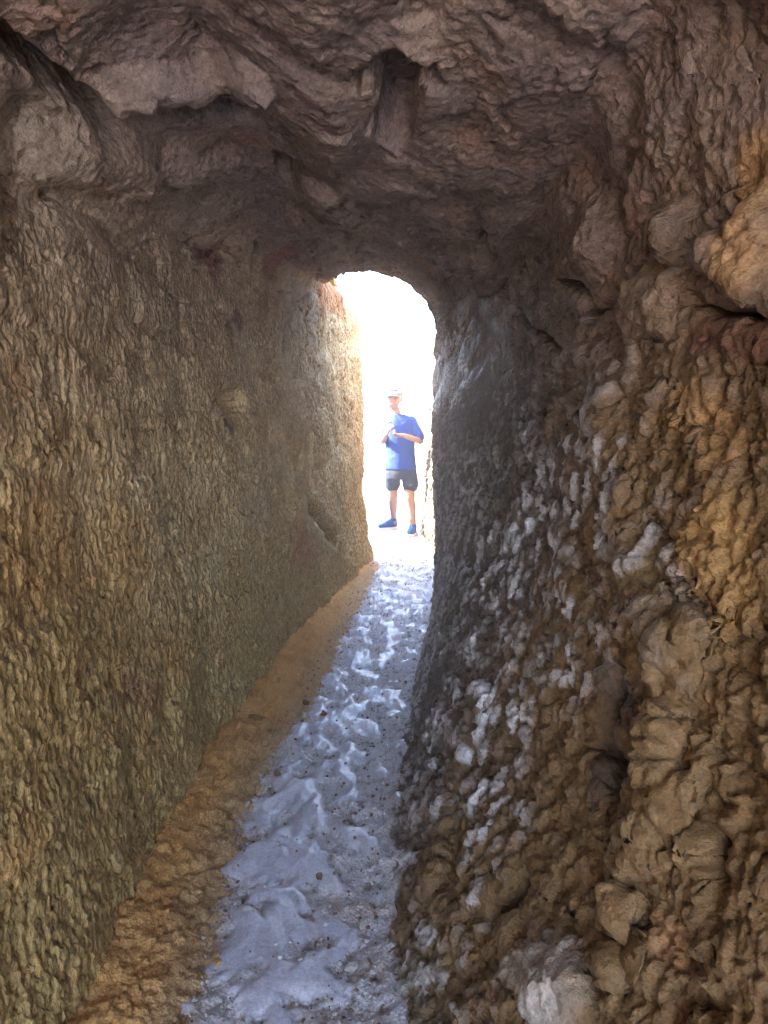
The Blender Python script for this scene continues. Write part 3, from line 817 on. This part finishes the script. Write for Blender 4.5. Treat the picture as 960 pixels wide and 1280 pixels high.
class Prims:
    def __init__(self):
        self.v, self.f = [], []
    def loft(self, rings, n=24):
        o = len(self.v)
        for ring_ in rings:
            self.v += ring_
        m = len(rings)
        for i in range(m - 1):
            for j in range(n):
                a, b = o + i * n + j, o + i * n + (j + 1) % n
                self.f.append((a, b, b + n, a + n))
        self.f.append(tuple(o + j for j in range(n))[::-1])
        self.f.append(tuple(o + (m - 1) * n + j for j in range(n)))
    def cap(self, a, ra, b, rb, n=20, squash=1.0, sq_dir=None):
        a, b = Vector(a), Vector(b)
        d, s, t, L = _frame(a, b)
        rings = []
        for k in range(5):
            an = (k + .35) / 5 * math.pi / 2
            rings.append((a - d * ra * math.cos(an), ra * math.sin(an)))
        rings.append((a, ra)); rings.append((a.lerp(b, .5), (ra + rb) / 2)); rings.append((b, rb))
        for k in range(4, -1, -1):
            an = (k + .35) / 5 * math.pi / 2
            rings.append((b + d * rb * math.cos(an), rb * math.sin(an)))
        self.loft([[tuple(c + (s * math.cos(2 * math.pi * j / n) + t * math.sin(2 * math.pi * j / n)) * r) for j in range(n)] for c, r in rings], n)
    def ell(self, c, r, rot=None, n=24, m=14):
        R_ = Matrix.Rotation(0, 3, 'Z') if rot is None else rot
        rings = []
        for i in range(m):
            an = math.pi * (i + .25) / (m - .5)
            rings.append([tuple(Vector(c) + R_ @ Vector((r[0] * math.sin(an) * math.cos(2 * math.pi * j / n), r[1] * math.sin(an) * math.sin(2 * math.pi * j / n), -r[2] * math.cos(an)))) for j in range(n)])
        self.loft(rings, n)
    def sections(self, secs, n=32):
        """secs: (cx, cy, z, rx, ry)"""
        self.loft([[(cx + rx * math.cos(2 * math.pi * j / n), cy + ry * math.sin(2 * math.pi * j / n), z) for j in range(n)] for cx, cy, z, rx, ry in secs], n)
    def raw(self, name, mat, parent, smooth=True):
        me = bpy.data.meshes.new(name); me.from_pydata(self.v, [], self.f); me.materials.append(mat)
        me.polygons.foreach_set("use_smooth", np.full(len(me.polygons), smooth, bool)); me.update()
        o = bpy.data.objects.new(name, me); COL.objects.link(o); o.parent = parent
        return o
    def skin(self, name, mat, parent, voxel=.006, smooth=4, fold=None):
        me = bpy.data.meshes.new("tmp"); me.from_pydata(self.v, [], self.f); me.update()
        o = bpy.data.objects.new("tmp", me); COL.objects.link(o)
        r = o.modifiers.new("r", 'REMESH'); r.mode = 'VOXEL'; r.voxel_size = voxel
        if smooth:
            s = o.modifiers.new("s", 'SMOOTH'); s.iterations = smooth; s.factor = .5
        dg = bpy.context.evaluated_depsgraph_get(); dg.update()
        m2 = bpy.data.meshes.new_from_object(o.evaluated_get(dg))
        bpy.data.objects.remove(o); bpy.data.meshes.remove(me)
        m2.name = name
        if fold is not None:
            n = len(m2.vertices); co = np.empty(n * 3, np.float32); m2.vertices.foreach_get("co", co)
            no = np.empty(n * 3, np.float32); m2.vertices.foreach_get("normal", no)
            co = co.reshape(-1, 3); co = co + no.reshape(-1, 3) * fold(co)[:, None]
            m2.vertices.foreach_set("co", co.ravel())
        m2.materials.clear(); m2.materials.append(mat)
        m2.polygons.foreach_set("use_smooth", np.full(len(m2.polygons), True, bool)); m2.update()
        o = bpy.data.objects.new(name, m2); COL.objects.link(o); o.parent = parent
        return o

M_SKIN = plain("skin", (.27, .15, .11), .55, .4, .06, 40)
M_SHIRT = plain("blue_jersey", (.013, .040, .23), .8, .3, .12, 90, .2)
M_SHORTS = plain("navy_cloth", (.020, .024, .042), .8, .3, .12, 90, .2)
M_WHITE = plain("white_cloth", (.26, .26, .27), .7, .3, .04, 50)
M_DARK = plain("dark_thread", (.05, .06, .10), .7, .3, .1, 50)
M_SHOE = plain("blue_mesh_shoe", (.018, .07, .22), .7, .3, .3, 120, .3)
M_SOLE = plain("pale_sole", (.55, .55, .58), .6, .3, .05, 40)
M_EYE = plain("eye_dark", (.05, .035, .03), .3, .5, .1, 40)
M_LIP = plain("lip", (.42, .17, .14), .5, .4, .1, 40)
M_HAIR = plain("light_brown_hair", (.28, .19, .11), .7, .3, .3, 200)

boy = bpy.data.objects.new("person", None); COL.objects.link(boy)
BX, BY = 0.172, 6.93
boy.location = (BX, BY, float(ground_h(np.array([BX + .09]), np.array([BY - .05]))[0][0]) + .004)
boy.scale = (1.03,) * 3
tag(boy, "boy in blue t-shirt, navy shorts and white visor cap standing in the cave mouth", "boy")
Vv = Vector
hipR, hipL = (-.085, .03, .62), (.045, .0, .62)          # R is on the picture's left
kneeR, kneeL = (-.085, .12, .345), (.065, -.03, .335)
ankR, ankL = (-.075, .30, .135), (.10, -.02, .075)
shR, shL = (-.136, .0, 1.035), (.087, .0, 1.035)
elR, elL = (-.176, -.02, .845), (.158, -.02, .845)
wrR, wrL = (-.150, -.17, .895), (.005, -.20, .885)
b = Prims()
b.ell((-.088, -.015, 1.235), (.077, .092, .104))         # skull
b.ell((-.088, -.050, 1.193), (.058, .052, .068))         # face and jaw
b.ell((-.088, -.101, 1.205), (.011, .013, .015))         # nose
b.ell((-.165, -.005, 1.218), (.013, .020, .030)); b.ell((-.011, -.005, 1.218), (.013, .020, .030))    # ears
b.cap((-.078, .0, 1.17), .040, (-.045, .005, 1.05), .045)
b.sections([(-.025, 0, .56, .10, .075), (-.025, 0, .64, .105, .08), (-.025, 0, .78, .095, .07), (-.025, 0, .95, .12, .08), (-.025, 0, 1.04, .10, .06), (-.03, 0, 1.075, .05, .04)])
for sh, e, w in ((shR, elR, wrR), (shL, elL, wrL)):
    b.cap((sh[0] * .93, sh[1], sh[2] - .012), .034, e, .029); b.cap(e, .031, w, .021)
for h, k, a in ((hipR, kneeR, ankR), (hipL, kneeL, ankL)):
    b.cap(h, .068, k, .046)
    mid = Vv(k).lerp(Vv(a), .33) + Vv((0, .012, 0))
    b.cap(k, .043, mid, .043); b.cap(mid, .043, a, .027)
    b.cap(a, .028, (a[0] - .005, a[1] - .02, a[2] - .05), .028)
# hands: a palm, four bent fingers and a thumb each
def hand(w, dirn, palm_n, thumb):
    w, dirn, palm_n = Vv(w), Vv(dirn).normalized(), Vv(palm_n).normalized()
    side = dirn.cross(palm_n).normalized()
    c = w + dirn * .032
    for k in (-1, 0, 1):
        b.cap(w + side * .010 * k, .014, w + dirn * .060 + side * .017 * k, .012)
    for k, L in enumerate((.050, .058, .054, .043)):
        base = w + dirn * .064 + side * ((k - 1.5) * .0155)
        d1 = (dirn + palm_n * .5).normalized(); d2 = (dirn * .3 + palm_n).normalized(); d3 = (palm_n - dirn * .5).normalized()
        p1 = base + d1 * L * .45; p2 = p1 + d2 * L * .33; p3 = p2 + d3 * L * .25
        b.cap(base - dirn * .01, .0085, p1, .0080, 10); b.cap(p1, .0080, p2, .0074, 10); b.cap(p2, .0074, p3, .0066, 10)
    t0 = w + dirn * .022 + side * thumb * .022; t1 = t0 + (dirn * .6 + side * thumb * .8 + palm_n * .5).normalized() * .034
    t2 = t1 + (dirn * .9 + palm_n * .7).normalized() * .026
    b.cap(t0, .0105, t1, .0095, 10); b.cap(t1, .0095, t2, .0080, 10)
hand(wrL, (-1, -.15, .05), (0.0, .35, .9), 1)
hand(wrR, (.35, -.35, .85), (.75, .35, .2), 1)
body = b.skin("body", M_SKIN, boy, voxel=.0048, smooth=2)
# clothes
s = Prims()
s.sections([(-.020, .0, .585, .140, .105), (-.020, .0, .62, .142, .106), (-.022, .0, .74, .132, .098), (-.024, .0, .88, .138, .098), (-.024, .0, .98, .146, .096),
            (-.026, .0, 1.035, .140, .082), (-.03, .0, 1.066, .098, .066), (-.036, .0, 1.082, .062, .055)])
for sh, e, w_ in ((shR, elR, -1), (shL, elL, 1)):
    e2 = Vv(sh).lerp(Vv(e), .80)
    s.cap((sh[0] * .90 - .002, 0, sh[2] - .010), .048, e2, .051)
def folds(co):
    return .006 * fbm(co * np.array([16, 16, 5], np.float32), 3, 701) + .004 * fbm(co * np.array([9, 9, 14], np.float32), 2, 705)
shirt = s.skin("t_shirt", M_SHIRT, boy, voxel=.007, smooth=5, fold=folds)
s = Prims()
s.sections([(-.020, .0, .50, .118, .09), (-.020, .0, .56, .132, .10), (-.020, .0, .62, .125, .095)])
for h, k in ((hipR, kneeR), (hipL, kneeL)):
    e = Vv(h).lerp(Vv(k), .70)
    s.cap((h[0] * 1.0 + (.01 if h is hipL else -.005), h[1], .57), .072, (e.x + (.012 if h is hipL else -.004), e.y, .455), .074)
shorts = s.skin("shorts", M_SHORTS, boy, voxel=.007, smooth=4, fold=folds)
# swoosh marks
def swoosh(name, cx, cz, y, size, parent, mat, ang=0.0):
    top = [(0, .42), (.10, .18), (.24, .14), (.45, .24), (1.0, .52)]
    bot = [(1.0, .50), (.45, .10), (.24, -.02), (.08, .02), (-.04, .20)]
    pts = [(x - .5, z - .2) for x, z in top + bot]
    ca, sa = math.cos(ang), math.sin(ang)
    v = [(cx + size * (x * ca - z * sa), y, cz + size * (x * sa + z * ca)) for x, z in pts]
    v += [(a, y + .003, c) for a, _, c in v]
    n = len(pts)
    f = [tuple(range(n))[::-1], tuple(range(n, 2 * n))] + [(i, (i + 1) % n, n + (i + 1) % n, n + i) for i in range(n)]
    me = bpy.data.meshes.new(name); me.from_pydata(v, [], f); me.materials.append(mat)
    o = bpy.data.objects.new(name, me); COL.objects.link(o); o.parent = parent
def surf_y(o, x, z):
    hit, loc, nrm, _ = o.ray_cast(Vector((x, -1, z)), Vector((0, 1, 0)))
    return loc.y if hit else -.1
bpy.context.view_layer.update()
swoosh("logo", .008, 1.005, surf_y(shirt, .008, 1.005) - .003, .042, shirt, M_WHITE)
swoosh("logo", .075, .452, surf_y(shorts, .075, .452) - .003, .034, shorts, M_WHITE)
# visor cap
c = Prims()
tilt = Matrix.Rotation(math.radians(-6), 3, 'X') @ Matrix.Rotation(math.radians(4), 3, 'Y')
c.ell((-.088, -.010, 1.276), (.091, .104, .070), tilt)
c.ell((-.088, -.010, 1.266), (.093, .106, .030), tilt)
capo = c.skin("cap", M_WHITE, boy, voxel=.006, smooth=2)
c = Prims()
br = []
for z0, k in ((0, 1.0), (.006, 1.0)):
    br.append([(-.088 + .086 * k * math.cos(2 * math.pi * j / 24), -.103 + .060 * math.sin(2 * math.pi * j / 24), 1.247 + z0 - .014 * abs(math.cos(2 * math.pi * j / 24)) ** 2 - .012 * (math.sin(2 * math.pi * j / 24) < 0)) for j in range(24)])
c.loft(br, 24)
c.raw("brim", M_WHITE, capo)
bpy.context.view_layer.update()
lt = Prims()                                  # dark script on the cap front, too small to read
x0 = -.125
for k, (wd, hh) in enumerate(((.012, .020), (.008, .011), (.008, .012), (.010, .011), (.008, .016), (.008, .011), (.009, .012))):
    zc = 1.292 + hh / 2 - .006
    y = surf_y(capo, x0 + wd / 2, zc - .004)
    lt.ell((x0 + wd / 2, y, zc - .004), (wd / 2 * .85, .008, hh / 2 * 1.2), n=8, m=6)
    x0 += wd + .002
lt.raw("lettering", M_DARK, capo)
# hair below the cap, eyes, mouth
h = Prims()
h.ell((-.088, .014, 1.225), (.081, .085, .062))
h.cap((-.162, -.02, 1.245), .008, (-.163, -.018, 1.22), .005, 8); h.cap((-.014, -.02, 1.245), .008, (-.013, -.018, 1.22), .005, 8)
h.skin("hair", M_HAIR, boy, voxel=.006, smooth=1)
for ex in (-.112, -.064):
    e = Prims(); e.ell((ex, surf_y(body, ex, 1.222) + .002, 1.222), (.011, .005, .005), n=12, m=8); e.raw("eye", M_EYE, boy)
e = Prims(); e.ell((-.088, surf_y(body, -.088, 1.170) + .002, 1.170), (.022, .005, .005), n=12, m=8); e.raw("mouth", M_LIP, boy)
# shoes
def shoe(ax, ay, az, toe, pitch=0.0):
    """ax.. = ankle base, toe = direction angle from -Y towards -X"""
    root_m = Matrix.Translation((ax, ay, az)) @ Matrix.Rotation(toe, 4, 'Z') @ Matrix.Rotation(pitch, 4, 'X')
    def tr(pr):
        pr.v = [tuple(root_m @ Vector(q)) for q in pr.v]; return pr
    u = Prims()
    u.cap((0, .02, .030), .032, (0, -.10, .026), .034); u.cap((0, -.10, .022), .036, (0, -.15, .020), .026)
    u.cap((0, .012, .03), .034, (0, .008, .068), .037); u.cap((0, .0, .065), .034, (0, -.07, .042), .032)
    up = tr(u).skin("shoe", M_SHOE, boy, voxel=.006, smooth=2)
    so = Prims()
    out_ = [(.034, .045), (.036, -.02), (.040, -.09), (.036, -.15), (.020, -.178), (0, -.184), (-.020, -.178), (-.034, -.15), (-.038, -.09), (-.034, -.02), (-.034, .045), (-.018, .060), (.018, .060)]
    out_ = out_[::-1]
    n = len(out_)
    so.loft([[(x, y, z_) for x, y in out_] for z_ in (-.012, .010)], n)
    tr(so).raw("sole", M_SOLE, up, smooth=False)
    la = Prims()
    for k in range(4):
        la.cap((-.018, -.03 - .022 * k, .070 - .009 * k), .0035, (.018, -.03 - .022 * k, .070 - .009 * k), .0035, 8)
    tr(la).raw("laces", M_WHITE, up)
bz = boy.location.z
def gz_at(x, y):
    return float(ground_h(np.array([BX + 1.03 * x]), np.array([BY + 1.03 * y]))[0][0] - bz) / 1.03
shoe(.095, -.01, gz_at(.095, -.08) + .016, math.radians(-12))
shoe(-.085, .29, gz_at(-.11, .22) + .016, math.radians(-48))
# the small thing he holds, with its cord
g = Prims()
hx, hy, hz = -.118, -.235, .985
g.cap((hx - .022, hy, hz + .006), .010, (hx - .008, hy - .008, hz + .016), .010, 12); g.cap((hx - .008, hy - .008, hz + .016), .010, (hx + .016, hy - .004, hz + .008), .009, 12)
gad = g.skin("handheld_gadget", plain("gadget_blue_grey", (.10, .13, .2), .4, .5, .1, 50), None, voxel=.004, smooth=1)
gad.location = boy.location; gad.scale = boy.scale
tag(gad, "small curved blue-grey gadget held up in the boy's raised hand", "gadget")
cd = Prims()
pts = [(-.115, -.23, .99), (-.118, -.16, 1.02), (-.112, -.105, 1.05), (-.098, -.08, 1.075), (-.085, -.055, 1.09)]
for a_, b_ in zip(pts[:-1], pts[1:]):
    cd.cap(a_, .0028, b_, .0028, 8)
cd.raw("cord", M_WHITE, gad)
#PERSON_END
print("TRIS", sum(len(o.data.polygons) * 2 for o in S.objects if o.type == 'MESH'))
